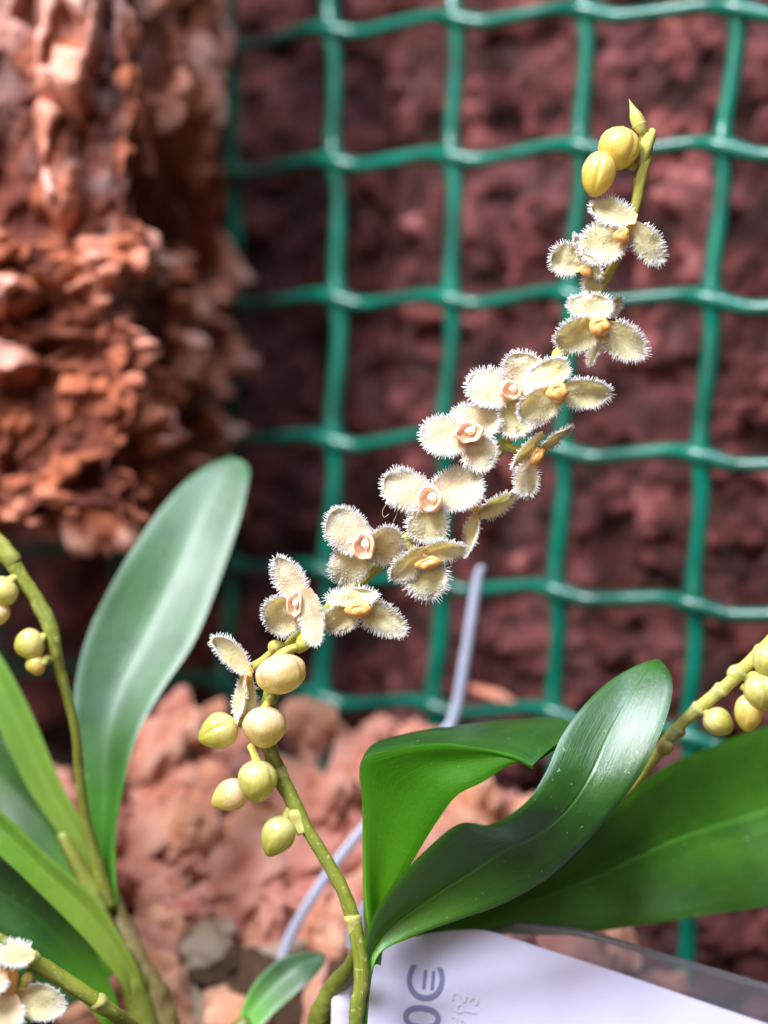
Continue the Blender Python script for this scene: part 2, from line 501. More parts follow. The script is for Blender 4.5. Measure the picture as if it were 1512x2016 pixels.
def chip_mesh(seed, mat):
    rr = random.Random(seed)
    off = Vector((rr.uniform(-50, 50), rr.uniform(-50, 50), rr.uniform(-50, 50)))
    sx, sy, sz = rr.uniform(0.8, 1.3), rr.uniform(0.7, 1.1), rr.uniform(0.5, 0.95)
    planes = [(Vector((rr.gauss(0, 1), rr.gauss(0, 1), rr.gauss(0, 1))).normalized(), rr.uniform(0.55, 0.9)) for _ in range(9)]
    out = []; t = []
    for p in IV:
        q = p.copy()
        for n_, dd in planes:
            e = q.dot(n_) - dd
            if e > 0: q = q - n_ * e * 0.85
        f1 = noise.fractal(p * 1.6 + off, 0.9, 2.0, 5)
        f2 = noise.ridged_multi_fractal(p * 1.3 + off, 1.0, 2.0, 3, 1.0, 2.0)
        q *= 1 + 0.30 * f1 - 0.10 * f2
        out.append(Vector((q.x * sx, q.y * sy, q.z * sz)))
        t.append(min(1, max(0, 0.5 + 0.5 * f1)))
    me = MB(); me.add(out, IF, 0, None, t)
    o = me.build('bark_chip', mat, None, Vector((0, 0, 0)))
    return o


def top_y(x):
    k = [(-300, 1560), (0, 1540), (180, 1500), (240, 1440), (300, 1385), (345, 1368), (430, 1380), (520, 1400), (600, 1372), (650, 1385), (690, 1435), (740, 1415),
         (810, 1415), (860, 1440), (900, 1500), (1000, 1545), (1080, 1600), (1150, 1700), (1230, 1850), (1320, 1885), (1420, 2080), (1600, 2250)]
    for (a, b), (c, d) in zip(k, k[1:]):
        if a <= x <= c: return b + (d - b) * (x - a) / (c - a)
    return 1500


protos = [chip_mesh(100 + i, M_CHIP) for i in range(8)]
protos_p = [chip_mesh(200 + i, M_CHIPP) for i in range(3)]
protos_d = [chip_mesh(300 + i, M_CHIPD) for i in range(3)]
used = set()
LAB = {'r': ('rough salmon red bark chip lying in the chip heap', 'bark chip', 'red bark chips heaped under the net'),
       'p': ('pale greenish beige bark chip low in the heap of red chips', 'bark chip', 'pale bark chips low in the heap'),
       'd': ('dark brown mossy bark chip between the two plant bases', 'bark chip', 'dark mossy chips near the plant bases')}


def place_chip(px, py, d, s, kind, label=None):
    pr = R.choice({'r': protos, 'p': protos_p, 'd': protos_d}[kind])
    if pr.name in used:
        o = pr.copy(); C.objects.link(o)
    else:
        o = pr; used.add(pr.name)
    o.location = P(px, py, d); k = s * MM
    o.scale = (k, k, k); o.rotation_euler = (R.uniform(0, 6.3), R.uniform(0, 6.3), R.uniform(0, 6.3))
    l, c_, g = LAB[kind]; tag(o, label or l, c_, None if label else g)


ncht = 0
for layer in range(2):
    y = 1380
    while y < 2080:
        x = -150 + (40 if int(y) % 2 else 0)
        while x < 1420:
            jx, jy = x + R.uniform(-26, 26), y + R.uniform(-24, 24)
            ty = top_y(jx)
            s = R.choice([3.0, 4.0, 5.0, 6.6]) * (0.9 + 0.0005 * (y - 1380))
            if jy > ty + s * 9:
                depth = 226 - (jy - 1350) / 680 * 32 + layer * 5 + R.uniform(-2.5, 2.5)
                hidden = (jx > 760 and jy > 1960) or (jx < 170 and jy > 1620) or (jx > 960 and jy > 1640 and jy < 1790)
                if not hidden:
                    kind = 'r'
                    if jy > 1835 and 350 < jx < 600 and layer == 0: kind = 'p' if R.random() < 0.75 else 'r'
                    if jy > 1900 and 430 < jx < 700: kind = 'd' if R.random() < 0.45 else kind
                    place_chip(jx, jy, depth, s, kind); ncht += 1
            x += 76 if layer == 0 else 92
        y += 66 if layer == 0 else 84
# rim chips that draw the heap's upper outline
for x, y, s in ((352, 1408, 3.6), (300, 1440, 3.2), (425, 1415, 3.0), (500, 1440, 3.4), (590, 1412, 3.7), (640, 1425, 2.8), (745, 1445, 3.2), (810, 1450, 3.0), (700, 1470, 3.0), (1190, 1868, 3.4), (960, 1570, 4.0), (1040, 1590, 3.2)):
    place_chip(x, y, 222 if y < 1500 else 212, s, 'r', {352: 'salmon bark chip at the peak of the heap just behind the lowest buds', 1190: 'orange bark chip between the broad leaf and the clear label holder',
               960: 'salmon bark chip in the gap between the curled leaf and the upright leaf'}.get(x)); ncht += 1
print('chips', ncht)
for pr in protos + protos_p + protos_d:
    if pr.name not in used: bpy.data.objects.remove(pr)

mb = MB(); tube(mb, [P(925, 1352, 228), P(950, 1362, 227), P(985, 1372, 226), P(1022, 1388, 226)], [.3, .8, .85, .3], 24, 10, .4, flat=.6)
tag(mb.build('wood_splinter', M_BLOCK), 'small tan wood splinter caught behind the bottom strand of the net', 'wood splinter')

# ------------------------------------------------------------------ white stick and price label
mb = MB()
tube(mb, [P(952, 1115, 206), P(940, 1140, 206), P(918, 1280, 205), P(895, 1405, 204), P(868, 1450, 203), P(800, 1530, 201), P(732, 1610, 200), P(660, 1700, 198), P(600, 1790, 196), P(562, 1865, 195), (P(535, 1960, 194))],
     [0.4, 0.66, .76, .8, .72, .64, .64, .66, .7, .72, .7], 120, 12, 0.05, flat=0.55)
tag(mb.build('plastic_stick', M_TIE), 'thin bent white plastic tag stick rising behind the curled leaf', 'plant stick')


def slab(mb, poly, thick, m=0):
    k = len(poly); back = [p + Vector((0, thick * MM, 0)) for p in poly]
    mb.add(list(poly) + back, [tuple(range(k))[::-1], tuple(range(k, 2 * k))] + [(i, (i + 1) % k, k + (i + 1) % k, k + i) for i in range(k)], m)


def card_d(px, py):                       # the card leans back to its right edge
    return 166 + (px - 700) * 0.006 + (2016 - py) * 0.012


lab = empty('price_label', P(900, 2200, card_d(900, 2200)))
tag(lab, 'white price card with rounded corner and grey printed price at the base of the plant', 'price label')
outl = [(660, 2200), (706, 2016), (722, 1930), (736, 1880), (750, 1868), (800, 1851), (850, 1838), (890, 1833), (930, 1831), (958, 1833), (985, 1840), (1050, 1862), (1200, 1910), (1350, 1962), (1505, 2015), (1700, 2085), (1650, 2250)]
mb = MB(); slab(mb, [P(x, y, card_d(x, y)) for x, y in outl], 0.45)
o = mb.build('card', M_CARD, lab, smooth=False)


def text_mesh(name, body, size, px, py, ang, mat, parent, tilt=0.0, sx=1.0, bold=0.0):
    cu = bpy.data.curves.new(name, 'FONT'); cu.body = body; cu.size = size * MM; cu.extrude = 0.00002; cu.offset = bold * MM
    cu.resolution_u = 6
    tmp = bpy.data.objects.new(name + ' tmp', cu); C.objects.link(tmp)
    dg = bpy.context.evaluated_depsgraph_get()
    me = bpy.data.meshes.new_from_object(tmp.evaluated_get(dg)); bpy.data.objects.remove(tmp)
    # card frame
    o_ = P(px, py, card_d(px, py) - 0.1)
    ex = (P(px + 50, py, card_d(px + 50, py)) - P(px, py, card_d(px, py))).normalized()
    ey = (P(px, py - 50, card_d(px, py - 50)) - P(px, py, card_d(px, py))).normalized()
    ca, sa = math.cos(ang), math.sin(ang)
    tx = ex * ca + ey * sa; ty = -ex * sa + ey * ca
    nn = tx.cross(ty)
    for v in me.vertices:
        c = v.co; p = o_ + tx * c.x * sx + ty * c.y + nn * c.z
        v.co = p - o_
    me.materials.clear(); me.materials.append(mat)
    ob = bpy.data.objects.new(name, me); C.objects.link(ob); ob.parent = parent
    ob.location = o_ - wl(parent)
    return ob


text_mesh('printed_price', '00C', 6.2, 858, 2092, math.radians(84), M_INK, lab, bold=0.0)
text_mesh('printed_price', '=', 4.4, 868, 1955, math.radians(84), M_INK, lab)
text_mesh('printed_code', '8713', 2.6, 928, 2052, math.radians(80), M_INKP, lab)
text_mesh('printed_code', '0462', 2.6, 905, 2045, math.radians(80), M_INKP, lab)
text_mesh('printed_letter', '0', 6.0, 1062, 2078, math.radians(76), M_INK, lab)
mb = MB()
slab(mb, [P(x, y, 172) for x, y in ((880, 1860), (1010, 1822), (1161, 1840), (1330, 1890), (1512, 1943), (1700, 2000), (1690, 2110), (1505, 2050))], 1.4)
o = mb.build('clear_holder', M_CLEAR, lab, smooth=False)
mb = MB(); tube(mb, [P(1010, 1822, 172.7), P(1161, 1841, 172.7), P(1330, 1891, 172.7), P(1512, 1944, 172.7), P(1700, 2001, 172.7)], [0.45] * 5, 60, 8)
mb.build('holder_edge', M_CLEAR, lab)


# ------------------------------------------------------------------ plant pieces
def loft(mb, rows, nu=60, nv=24, thick=0.45, m_top=0, m_bot=0, wav=0.0, flip=False, seed=0, vr=(0.0, 1.0)):
    """rows: control points [station][across]; a leaf blade with thickness"""
    cols = []
    for r_ in rows: cols.append(resample([Vector(p) for p in r_], nv + 1))
    grid = [resample([cols[i][j] for i in range(len(rows))], nu + 1) for j in range(nv + 1)]   # grid[j][i]
    N = [[None] * (nu + 1) for _ in range(nv + 1)]
    for j in range(nv + 1):
        for i in range(nu + 1):
            du = grid[j][min(i + 1, nu)] - grid[j][max(i - 1, 0)]
            dv = grid[min(j + 1, nv)][i] - grid[max(j - 1, 0)][i]
            n_ = du.cross(dv)
            N[j][i] = n_.normalized() if n_.length > 1e-14 else None
    for j in range(nv + 1):
        for i in range(nu + 1):
            if N[j][i] is None: N[j][i] = N[min(max(j, 1), nv - 1)][min(max(i, 1), nu - 1)] or Vector((0, -1, 0))
    if sum(N[j][i].y for j in range(nv + 1) for i in range(nu + 1)) > 0:
        flip = not flip
        N = [[-q for q in row] for row in N]
    sgn = 1
    fr = []; bk = []; uv = []
    for j in range(nv + 1):
        for i in range(nu + 1):
            e = max(0.0, 1 - abs(2 * j / nv - 1) ** 6) ** 0.5
            wv = wav * noise.noise(Vector((i / nu * 6 + seed, j / nv * 2, seed))) * MM
            p = grid[j][i] + N[j][i] * sgn * wv
            fr.append(p + N[j][i] * sgn * thick * 0.5 * e * MM); bk.append(p - N[j][i] * sgn * thick * 0.5 * e * MM)
            uv.append((i / nu, vr[0] + (vr[1] - vr[0]) * j / nv))
    W = nu + 1
    f = []
    for j in range(nv):
        for i in range(nu):
            a = j * W + i; f.append((a, a + 1, a + W + 1, a + W) if not flip else (a, a + W, a + W + 1, a + 1))
    mb.add(fr, f, m_top, uv); mb.add(bk, [q[::-1] for q in f], m_bot, uv)


def leaf_rows(st, sag):
    """st: (L, R) or (L, R, M) image points with depth; sag pushes the midrib back (mm)"""
    rows = []
    for k, s in enumerate(st):
        L, R_ = P(*s[0]), P(*s[1])
        g = sag[k] if isinstance(sag, (list, tuple)) else sag
        if len(s) > 2: M_ = P(*s[2])
        else: M_ = (L + R_) / 2 + Vector((0, g * MM, 0))
        a = (L + M_) / 2 + Vector((0, g * 0.13 * MM, 0)); b = (R_ + M_) / 2 + Vector((0, g * 0.13 * MM, 0))
        rows.append([L, a, M_, b, R_])
    return rows


def wprof(u, c, pw, b0):
    if u < c: return b0 + (1 - b0) * math.sin(math.pi / 2 * (u / c)) ** 0.9
    x = (u - c) / (1 - c)
    return max(0.0, 1 - x ** pw) ** 0.62


def hair(mb, p, d, ln, r, bend, m=1):
    a = d.orthogonal().normalized(); b = d.cross(a)
    v = []
    for k, (s, rr) in enumerate(((0, 1.0), (0.55, 0.8), (0.93, 0.55))):
        c = p + d * ln * s + bend * ln * s * s
        for q in range(3):
            an = 2.094 * q
            v.append(c + (a * math.cos(an) + b * math.sin(an)) * r * rr)
    v.append(p + d * ln + bend * ln)
    f = []
    for k in range(2):
        for q in range(3):
            f.append((k * 3 + q, k * 3 + (q + 1) % 3, k * 3 + 3 + (q + 1) % 3, k * 3 + 3 + q))
    f += [(6, 7, 9), (7, 8, 9), (8, 6, 9)]
    mb.add(v, f, m)


def sepal(flower, base, tip, wpx, d, dz=0.0, roll=0.0, cup=0.16, bend=0.15, pw=2.2, c=0.55, mat=None, hl=0.60, dens=1.0, b0=0.38, edge=1.0):
    """base/tip image points, wpx true width in px at the focus plane, dz tip towards (-) or from (+) the camera in mm"""
    wpx -= 12
    lp = math.hypot(tip[0] - base[0], tip[1] - base[1]); q_ = 1 - 7 / lp
    tip = (base[0] + (tip[0] - base[0]) * q_, base[1] + (tip[1] - base[1]) * q_)
    B, T = P(base[0], base[1], d), P(tip[0], tip[1], d + dz)
    dr = T - B; L = dr.length; dr.normalize()
    view = Vector((0, -1, 0)); n0 = (view - dr * view.dot(dr)).normalized(); s0 = dr.cross(n0)
    ro = math.radians(roll)
    nn = n0 * math.cos(ro) + s0 * math.sin(ro); sd = dr.cross(nn)
    Wd = wpx / 18.0 * MM * 0.5
    seed = R.uniform(0, 99); tw = R.uniform(-.35, .35); asym = R.uniform(-.12, .12); cup *= R.uniform(.3, 1.0)

    def pos(u, v):
        wv = wprof(u, c, pw, b0) * Wd
        wob = noise.noise(Vector((u * 3, v * 1.5, seed))) * 0.42 * MM
        return B + dr * (L * u) + sd * (wv * v * (1 + asym * v) * math.cos(tw * u)) + nn * (wv * v * math.sin(tw * u * 1.5) + cup * Wd * 2 * (v * v) * (0.35 + 0.65 * math.sin(math.pi * min(1, u * 0.9))) + bend * L * (u * u - u) + wob)

    NU, NV = 20, 12
    mb = MB()
    us = [1 - (1 - i / NU) ** 1.5 for i in range(NU + 1)]
    th = 0.09 * MM
    fr = []; bk = []; uv = []
    for j in range(NV + 1):
        v = -1 + 2 * j / NV
        for i in range(NU + 1):
            u = us[i]; e = math.sqrt(max(0, 1 - abs(v) ** 4)) * math.sqrt(max(0, 1 - u ** 8))
            p = pos(u, v); fr.append(p + nn * th * e); bk.append(p - nn * th * e); uv.append((u, j / NV))
    W_ = NU + 1; f = []
    for j in range(NV):
        for i in range(NU):
            a = j * W_ + i; f.append((a, a + 1, a + W_ + 1, a + W_))
    mb.add(fr, f, 0, uv); mb.add(bk, [q[::-1] for q in f], 0, uv)
    # fringe along the margin
    poly = [pos(u, -1) for u in [0.12 + 0.88 * k / 60 for k in range(61)]] + [pos(u, 1) for u in [1 - 0.88 * k / 60 for k in range(1, 61)]]
    acc = 0; step = 0.092 * MM / dens
    cen = pos(0.45, 0)
    for k in range(len(poly) - 1):
        a, b = poly[k], poly[k + 1]; sl = (b - a).length
        tg = (b - a)
        if tg.length < 1e-9: continue
        tg.normalize()
        o = tg.cross(nn)
        if o.dot(a - cen) < 0: o = -o
        acc += sl
        while acc > step:
            acc -= step
            p = a.lerp(b, R.random())
            basef = min(1, (p - B).length / (0.35 * L))
            ln = hl * MM * R.uniform(0.5, 1.2) * (0.45 + 0.55 * basef) * edge
            d_ = (o + tg * R.gauss(0, .22) + nn * R.gauss(0.10, .28) + dr * 0.15).normalized()
            hair(mb, p - o * 0.04 * MM, d_, ln, 0.046 * MM, Vector((R.gauss(0, .06), R.gauss(0, .06), R.gauss(0.0, .06))))
    # short fur over both faces, longer towards the margin
    nh = int(900 * dens * (L * Wd * 2) / (5 * 4.5 * MM * MM))
    for k in range(nh):
        u = R.uniform(0.15, 0.98); v = R.uniform(-1, 1)
        ed = max(abs(v), (u - 0.5) * 2)
        if R.random() > 0.22 + 0.78 * ed ** 2.5: continue
        front_ = R.random() < 0.8
        p = pos(u, v * 0.97); out = (sd * v + dr * (u - 0.35)).normalized()
        dn = nn if front_ else -nn
        hair(mb, p + dn * 0.08 * MM, (dn * 0.7 + out * (0.4 + 1.3 * ed) + Vector((R.gauss(0, .2), R.gauss(0, .2), R.gauss(0, .2)))).normalized(),
             (0.14 + 0.36 * ed ** 4) * MM * R.uniform(.7, 1.2), 0.042 * MM, Vector((0, 0, 0)))
    return mb.build('sepal', [mat or M_PET_Y, M_HAIR], flower)


def lip(flower, ctr, rx, ry, d, rot=0.0, mat=None, ring=False, depth=1.1, facing=(0, 0)):
    """glossy lip: a lumpy dome, or an open cup with a cream column in it"""
    c = P(ctr[0], ctr[1], d); k = MM / 18.0
    ca, sa = math.cos(rot), math.sin(rot)
    fx, fz = facing
    n_ = Vector((fx, -1, fz)).normalized(); X = Vector((1, 0, 0)); X = (X - n_ * X.dot(n_)).normalized(); Z = X.cross(n_) * -1
    if Z.z < 0: Z = -Z
    ex = X * ca + Z * sa; ez = Z * ca - X * sa
    if ring: prof = [(0.0, 0.15), (0.35, 0.18), (0.6, 0.35), (0.78, 0.72), (0.92, 0.95), (1.05, 0.8), (1.1, 0.35), (0.95, -0.3), (0.6, -0.7)]
    else: prof = [(0.0, 1.0), (0.3, 0.97), (0.6, 0.82), (0.85, 0.55), (1.0, 0.15), (0.95, -0.3), (0.7, -0.7)]
    prof = resample([Vector((a, b, 0)) for a, b in prof], 22)
    v = []; f = []; S = 28; uv = []
    for i, q in enumerate(prof):
        for s_ in range(S):
            an = 2 * math.pi * s_ / S
            lum = 1 + 0.24 * noise.noise(Vector((math.cos(an) * 1.5, math.sin(an) * 1.5, ctr[0] * .1 + q.y)))
            if ring: lum *= 1 + 0.05 * math.cos(2 * an)
            lum *= 1 - (0 if ring else 0.28) * math.exp(-((an - 1.9) / 0.35) ** 2) * q.x
            hgt = (1 if ring else 1 - 0.35 * math.exp(-((q.x - 0.35) / 0.22) ** 2) * (0.5 + 0.5 * math.cos(an - 1.9))) * q.y * depth * (1 + (0.25 * math.cos(an * 2) if ring else 0.0)) * ((rx + ry) / 2 / 22)
            v.append(c + ex * (rx * k * q.x * math.cos(an) * lum) + ez * (ry * k * q.x * math.sin(an) * lum) + n_ * hgt * MM)
            uv.append((i / 21, s_ / S))
    for i in range(len(prof) - 1):
        for s_ in range(S):
            f.append((i * S + s_, i * S + (s_ + 1) % S, (i + 1) * S + (s_ + 1) % S, (i + 1) * S + s_))
    mb = MB(); mb.add(v, f, 0, uv)
    mb.build('lip', mat or M_AMBER, flower)
    if ring:
        mb = MB(); cc = c + n_ * 0.55 * MM + ex * rx * k * 0.12 + ez * ry * k * 0.15
        v = [cc + ex * p.x * rx * k * 0.42 + ez * p.z * ry * k * 0.38 * (1 + 0.3 * p.x) + n_ * p.y * 0.5 * MM for p in IV]
        mb.add(v, IF, 0); mb.build('column', M_CREAM, flower)


IV3, IF3 = ico(4)


def bud(parent, ctr, w_, h_, d, ang=0.0, mat=None, point=0.25, lobes=3, phase=0.4, stalk=None, tiltx=0.0, name='bud'):
    """ctr/w_/h_ in image px; ang: direction of the tip from straight down, radians (ccw)"""
    c = P(ctr[0], ctr[1], d); k = MM / 18.0 * d / D0
    tipd = Vector((math.sin(ang), tiltx, -math.cos(ang))).normalized()
    xx = Vector((math.cos(ang), 0, math.sin(ang))); xx = (xx - tipd * xx.dot(tipd)).normalized(); yy = tipd.cross(xx)
    rx, rz = w_ * k / 2, h_ * k / 2
    v = []; uv = []
    for p in IV3:
        t = (p.z + 1) / 2                       # 1 = stalk end
        an = math.atan2(p.y, p.x)
        groove = 1 + 0.012 * math.cos(18 * an) - 0.15 * max(0, 1 - abs(((an * lobes / (2 * math.pi) + phase) % 1) - 0.5) * 2 / 0.17) * (1 - abs(p.z) ** 4)
        shoulder = 1 + 0.10 * (t - 0.5)
        taper = 1 - point * (1 - t) ** 3
        rr = groove * shoulder * taper * (1 + 0.05 * noise.noise(p * 1.8 + c * 700))
        zz = -p.z
        dim = 0.16 * max(0, (t - 0.86) / 0.14) * (1 - 1)
        v.append(c + xx * p.x * rx * rr + yy * p.y * rx * rr + tipd * (zz * rz * (1 + point * 0.35 * max(0, -p.z) ** 3)) - tipd * dim)
        uv.append((1 - t, an / (2 * math.pi) + 0.5))
    mb = MB(); mb.add(v, IF3, 0, uv)
    o = mb.build(name, mat or M_BUD_G, parent, c)
    if stalk:
        s = P(*stalk); e = c - tipd * rz * 0.8
        mid = (s + e) / 2 + Vector((0, 0, 0.25 * MM))
        mb = MB(); tube(mb, [s, mid, e, c - tipd * rz * 0.45], [0.50, 0.48, 0.62, 0.9], 16, 12, 0.08, tint=0.35)
        mb.build('bud_stalk', M_STEM_Y, o)
    return o


def bract(mb, a, b, r0, flare, tint=0.6):
    """small sheath around the stalk from a to b, opening at the end"""
    tube(mb, [a, a.lerp(b, .4), a.lerp(b, .8), b], [r0 * 0.85, r0 * 1.0, r0 * (flare - 0.08), r0 * 0.9], 14, 14, 0.2, tint=tint, cap=True)


# ================================================================== main plant
pl = empty('orchid_plant', P(705, 2080, 158))
tag(pl, 'orchid with glossy dark green leaves and an arching spike of tiny fringed cream flowers', 'orchid')
# --- leaves
A = [[(748, 1900, 163), (735, 1900, 160), (722, 1900, 163)],
     [(770, 1775, 161), (722, 1750, 159.5), (718, 1740, 163)],
     [(822, 1680, 159.5), (716, 1600, 159), (720, 1590, 165)],
     [(862, 1615, 158.5), (714, 1502, 158.5), (727, 1482, 167)],
     [(900, 1566, 157.5), (780, 1474, 157.5), (800, 1446, 170)],
     [(950, 1540, 157), (870, 1463, 157), (910, 1428, 172)],
     [(1000, 1508, 156.5), (950, 1473, 156.5), (1020, 1416, 173)],
     [(1035, 1501, 156.5), (1008, 1490, 156.2), (1100, 1413, 170)],
     [(1052, 1510, 157), (1048, 1508, 156), (1146, 1440, 164)]]
rows = []
for q in A:
    a_, b_, c_ = [P(*z) for z in q]
    m1 = (a_ + b_) / 2 + Vector((-0.2, 0.7, 0)) * MM * min(1, (a_ - b_).length / (6 * MM))
    m2 = (b_ + c_) / 2 + Vector((0, 0, 0.25)) * MM * min(1, (c_ - b_).length / (6 * MM))
    rows.append([a_, m1, b_, m2, c_])


def blade_pair(name, rows, parent, m_front, m_top, m_under):
    mb = MB()
    loft(mb, [r_[:3] for r_ in rows], 70, 14, 0.5, 0, 0, 0.15, seed=3, vr=(0.0, 0.44))
    loft(mb, [r_[2:] for r_ in rows], 70, 14, 0.5, 1, 1, 0.15, seed=4, vr=(0.56, 1.0))
    return mb.build(name, [m_front, m_top], parent)


blade_pair('leaf', rows, pl, M_LEAFB, M_LEAF, M_LEAFB)
mb = MB()
B_ = [((690, 2120, 158), (722, 2120, 158)), ((692, 2030, 158), (722, 2030, 158)), ((706, 1920, 158), (740, 1890, 158.5)), ((728, 1820, 157.5), (800, 1850, 159.5)), ((770, 1745, 156.5), (900, 1812, 160)), ((840, 1672, 155.5), (985, 1782, 160)),
      ((905, 1622, 154.5), (1070, 1735, 159.5)), ((965, 1624, 154), (1140, 1672, 158.5)), ((1035, 1580, 154.5), (1205, 1602, 157.5)), ((1075, 1520, 156), (1258, 1530, 157)),
      ((1105, 1450, 158.5), (1295, 1460, 157.8)), ((1150, 1388, 160.8), (1318, 1395, 159.4)), ((1200, 1340, 163), (1324, 1345, 161.2)), ((1245, 1313, 164.2), (1315, 1315, 163)), ((1285, 1302, 164.8), (1300, 1301, 164.8))]
rB = leaf_rows(B_, [0.5, 0.6, .9, 1.2, 1.2, 1.2, 1.1, 1.0, 1.0, 1.2, 1.3, 1.0, .6, .3, .1])
loft(mb, rB, 90, 24, 0.55, 0, 1, 0.2, seed=8)
mb.build('leaf', [M_LEAF, M_LEAFB], pl)
mb = MB()
Cl = [((735, 1930, 170), (750, 1935, 170)), ((770, 1868, 170), (790, 1885, 171)), ((850, 1818, 170), (880, 1852, 172)), ((960, 1770, 171), (980, 1838, 174)), ((1080, 1690, 173), (1110, 1840, 176)), ((1180, 1610, 175), (1240, 1825, 178)),
      ((1290, 1520, 179), (1370, 1805, 179)), ((1400, 1470, 185), (1512, 1782, 180)), ((1540, 1425, 190), (1640, 1740, 182)), ((1700, 1420, 194), (1740, 1650, 187)), ((1810, 1500, 195), (1812, 1540, 195))]
loft(mb, leaf_rows(Cl, [0.2, .5, .8, 1.5, 2.2, 2.6, 2.8, 3, 2.6, 1.6, .2]), 80, 24, 0.55, 0, 1, 0.6, seed=13)
mb.build('leaf', [M_LEAFC, M_LEAFB], pl)
mb = MB()
Dl = [((690, 2080, 168), (705, 2085, 168)), ((650, 2020, 172), (668, 2030, 172)), ((560, 2030, 178), (600, 2040, 178)), ((470, 2000, 180), (505, 2030, 178)), ((500, 1935, 181), (545, 1990, 179)), ((550, 1888, 182), (600, 1942, 180)), ((605, 1874, 183), (634, 1905, 182)), ((638, 1880, 183), (641, 1888, 183))]
loft(mb, leaf_rows(Dl[3:], [0.8, 1, 1, .5, .1]), 40, 14, 0.5)
mb.build('leaf', [M_LEAFE], pl)
mb = MB()
tube(mb, [P(440, 2080, 179), P(470, 2030, 179), P(490, 2010, 179)], [1.0, 1.2, 0.8], 14, 10)
tube(mb, [P(440, 2080, 179), P(560, 2110, 172), P(700, 2090, 160)], [1.2, 1.5, 1.6], 20, 10)
mb.build('leaf_stalk', M_OLIVE, pl)
# sheath / basal stump
mb = MB()
tube(mb, [P(712, 1860, 161), P(690, 1905, 164), P(655, 1950, 167), P(630, 2010, 169), P(615, 2100, 170)], [0.7, 1.0, 1.2, 1.4, 1.6], 40, 16, 0.12)
mb.build('sheath', M_OLIVE, pl)
mb = MB()
tube(mb, [P(722, 1775, 172), P(706, 1825, 172), P(695, 1870, 172)], [0.6, 1.4, 1.0], 24, 12, 0.1, flat=.4)
tube(mb, [P(688, 1925, 166), P(676, 1960, 166), P(672, 2030, 166)], [0.6, 1.2, 1.3], 24, 12, 0.1, flat=.4)
tagstub = mb.build('price_label_stake', M_CARD); tag(tagstub, 'white plastic stake showing between the leaf base and the flower stalk', 'plant stake')

# --- main stalk
ST = [(700, 2110, 157.5), (702, 2000, 157.5), (712, 1920, 158), (700, 1830, 158.5), (678, 1760, 159), (640, 1690, 159.5), (603, 1630, 160), (575, 1575, 160.5), (548, 1520, 161), (530, 1465, 161.5), (527, 1400, 162),
      (543, 1330, 162), (575, 1268, 162), (640, 1205, 163), (715, 1140, 163.5), (790, 1070, 164), (860, 1010, 164), (925, 950, 164), (985, 885, 164), (1040, 810, 164), (1085, 735, 163.5), (1112, 685, 163),
      (1150, 620, 162.5), (1190, 555, 162), (1222, 490, 162), (1248, 415, 161.5), (1262, 350, 161), (1274, 300, 161), (1282, 262, 161)]
rad = [.75, .75, .78, .78, .70, .66, .66, .82, .80, .80, .85, .85, .80, .7, .7, .65, .6, .6, .6, .6, .6, .58, .55, .52, .5, .55, .62, .58, .25]
mb = MB(); tube(mb, [P(*q) for q in ST], rad, 260, 14, 0.14, tint=0.12)
for (x, y, d), (x2, y2, d2), r0 in (((598, 1640, 160), (578, 1592, 160.3), .84), ((560, 1545, 160.8), (545, 1512, 161), .86), ((532, 1470, 161.3), (522, 1440, 161.5), .86), ((1256, 385, 161.5), (1259, 350, 161.3), .62), ((1186, 562, 162), (1196, 540, 162), .6),
                                    ((700, 1840, 158.4), (692, 1800, 158.6), .8)):
    bract(mb, P(x, y, d), P(x2, y2, d2), r0, 1.22)
# free bracts
tube(mb, [P(1262, 330, 161), P(1272, 290, 160.6), P(1283, 262, 160.5), P(1279, 254, 160.4)], [.5, .75, .55, .15], 20, 10, .1, tint=.3)
tube(mb, [P(586, 1280, 161), P(600, 1262, 160), P(607, 1255, 159.6)], [.5, .9, .3], 16, 10, .15, tint=.1)
tube(mb, [P(560, 1270, 161.5), P(540, 1273, 161.2), P(532, 1285, 161)], [.3, .75, .2], 16, 10, .15, tint=.4)
tube(mb, [P(1090, 730, 163), P(1100, 700, 162), P(1112, 690, 162)], [.4, .8, .5], 16, 10, .15, tint=.3)
mb.build('flower_stalk', M_STEM_Y, pl)
mb = MB(); tube(mb, [P(*q) + Vector((0, -0.02 * MM, 0)) for q in ST[:12]], [r_ + 0.05 for r_ in rad[:12]], 140, 14, 0.14, tint=0.1)
mb.build('lower_stalk', M_STEM, pl)


def pedicel(fl, a, b, d, d2=162.5, r0=.45):
    mb = MB(); p, q = P(a[0], a[1], d + .6), P(b[0], b[1], d2)
    tube(mb, [p, (p + q) / 2 + Vector((0, .4, -.2)) * MM, q], [r0 * 1.3, r0, r0 * .9], 16, 10, .1, tint=.3)
    mb.build('pedicel', M_STEM_Y, fl)


def flower(x, y, d):
    return empty('flower', P(x, y, d), pl)


Y, Pk = M_PET_Y, M_PET_P
# top flower
f = flower(1222, 460, 159.5)
sepal(f, (1252, 436), (1157, 408), 66, 159.3, .8, 20, .25, .3, 2.4, mat=Y)
sepal(f, (1232, 452), (1144, 512), 88, 159.8, -.5, -8, .18, .15, 2.6, .52, mat=Y)
sepal(f, (1244, 440), (1306, 524), 62, 160, 1.0, 15, .18, -.25, 2.0, .5, mat=Y)
lip(f, (1224, 462), 16, 16, 158.9, 0.3, M_AMBER, depth=.9); pedicel(f, (1226, 460), (1228, 480), 159.6)
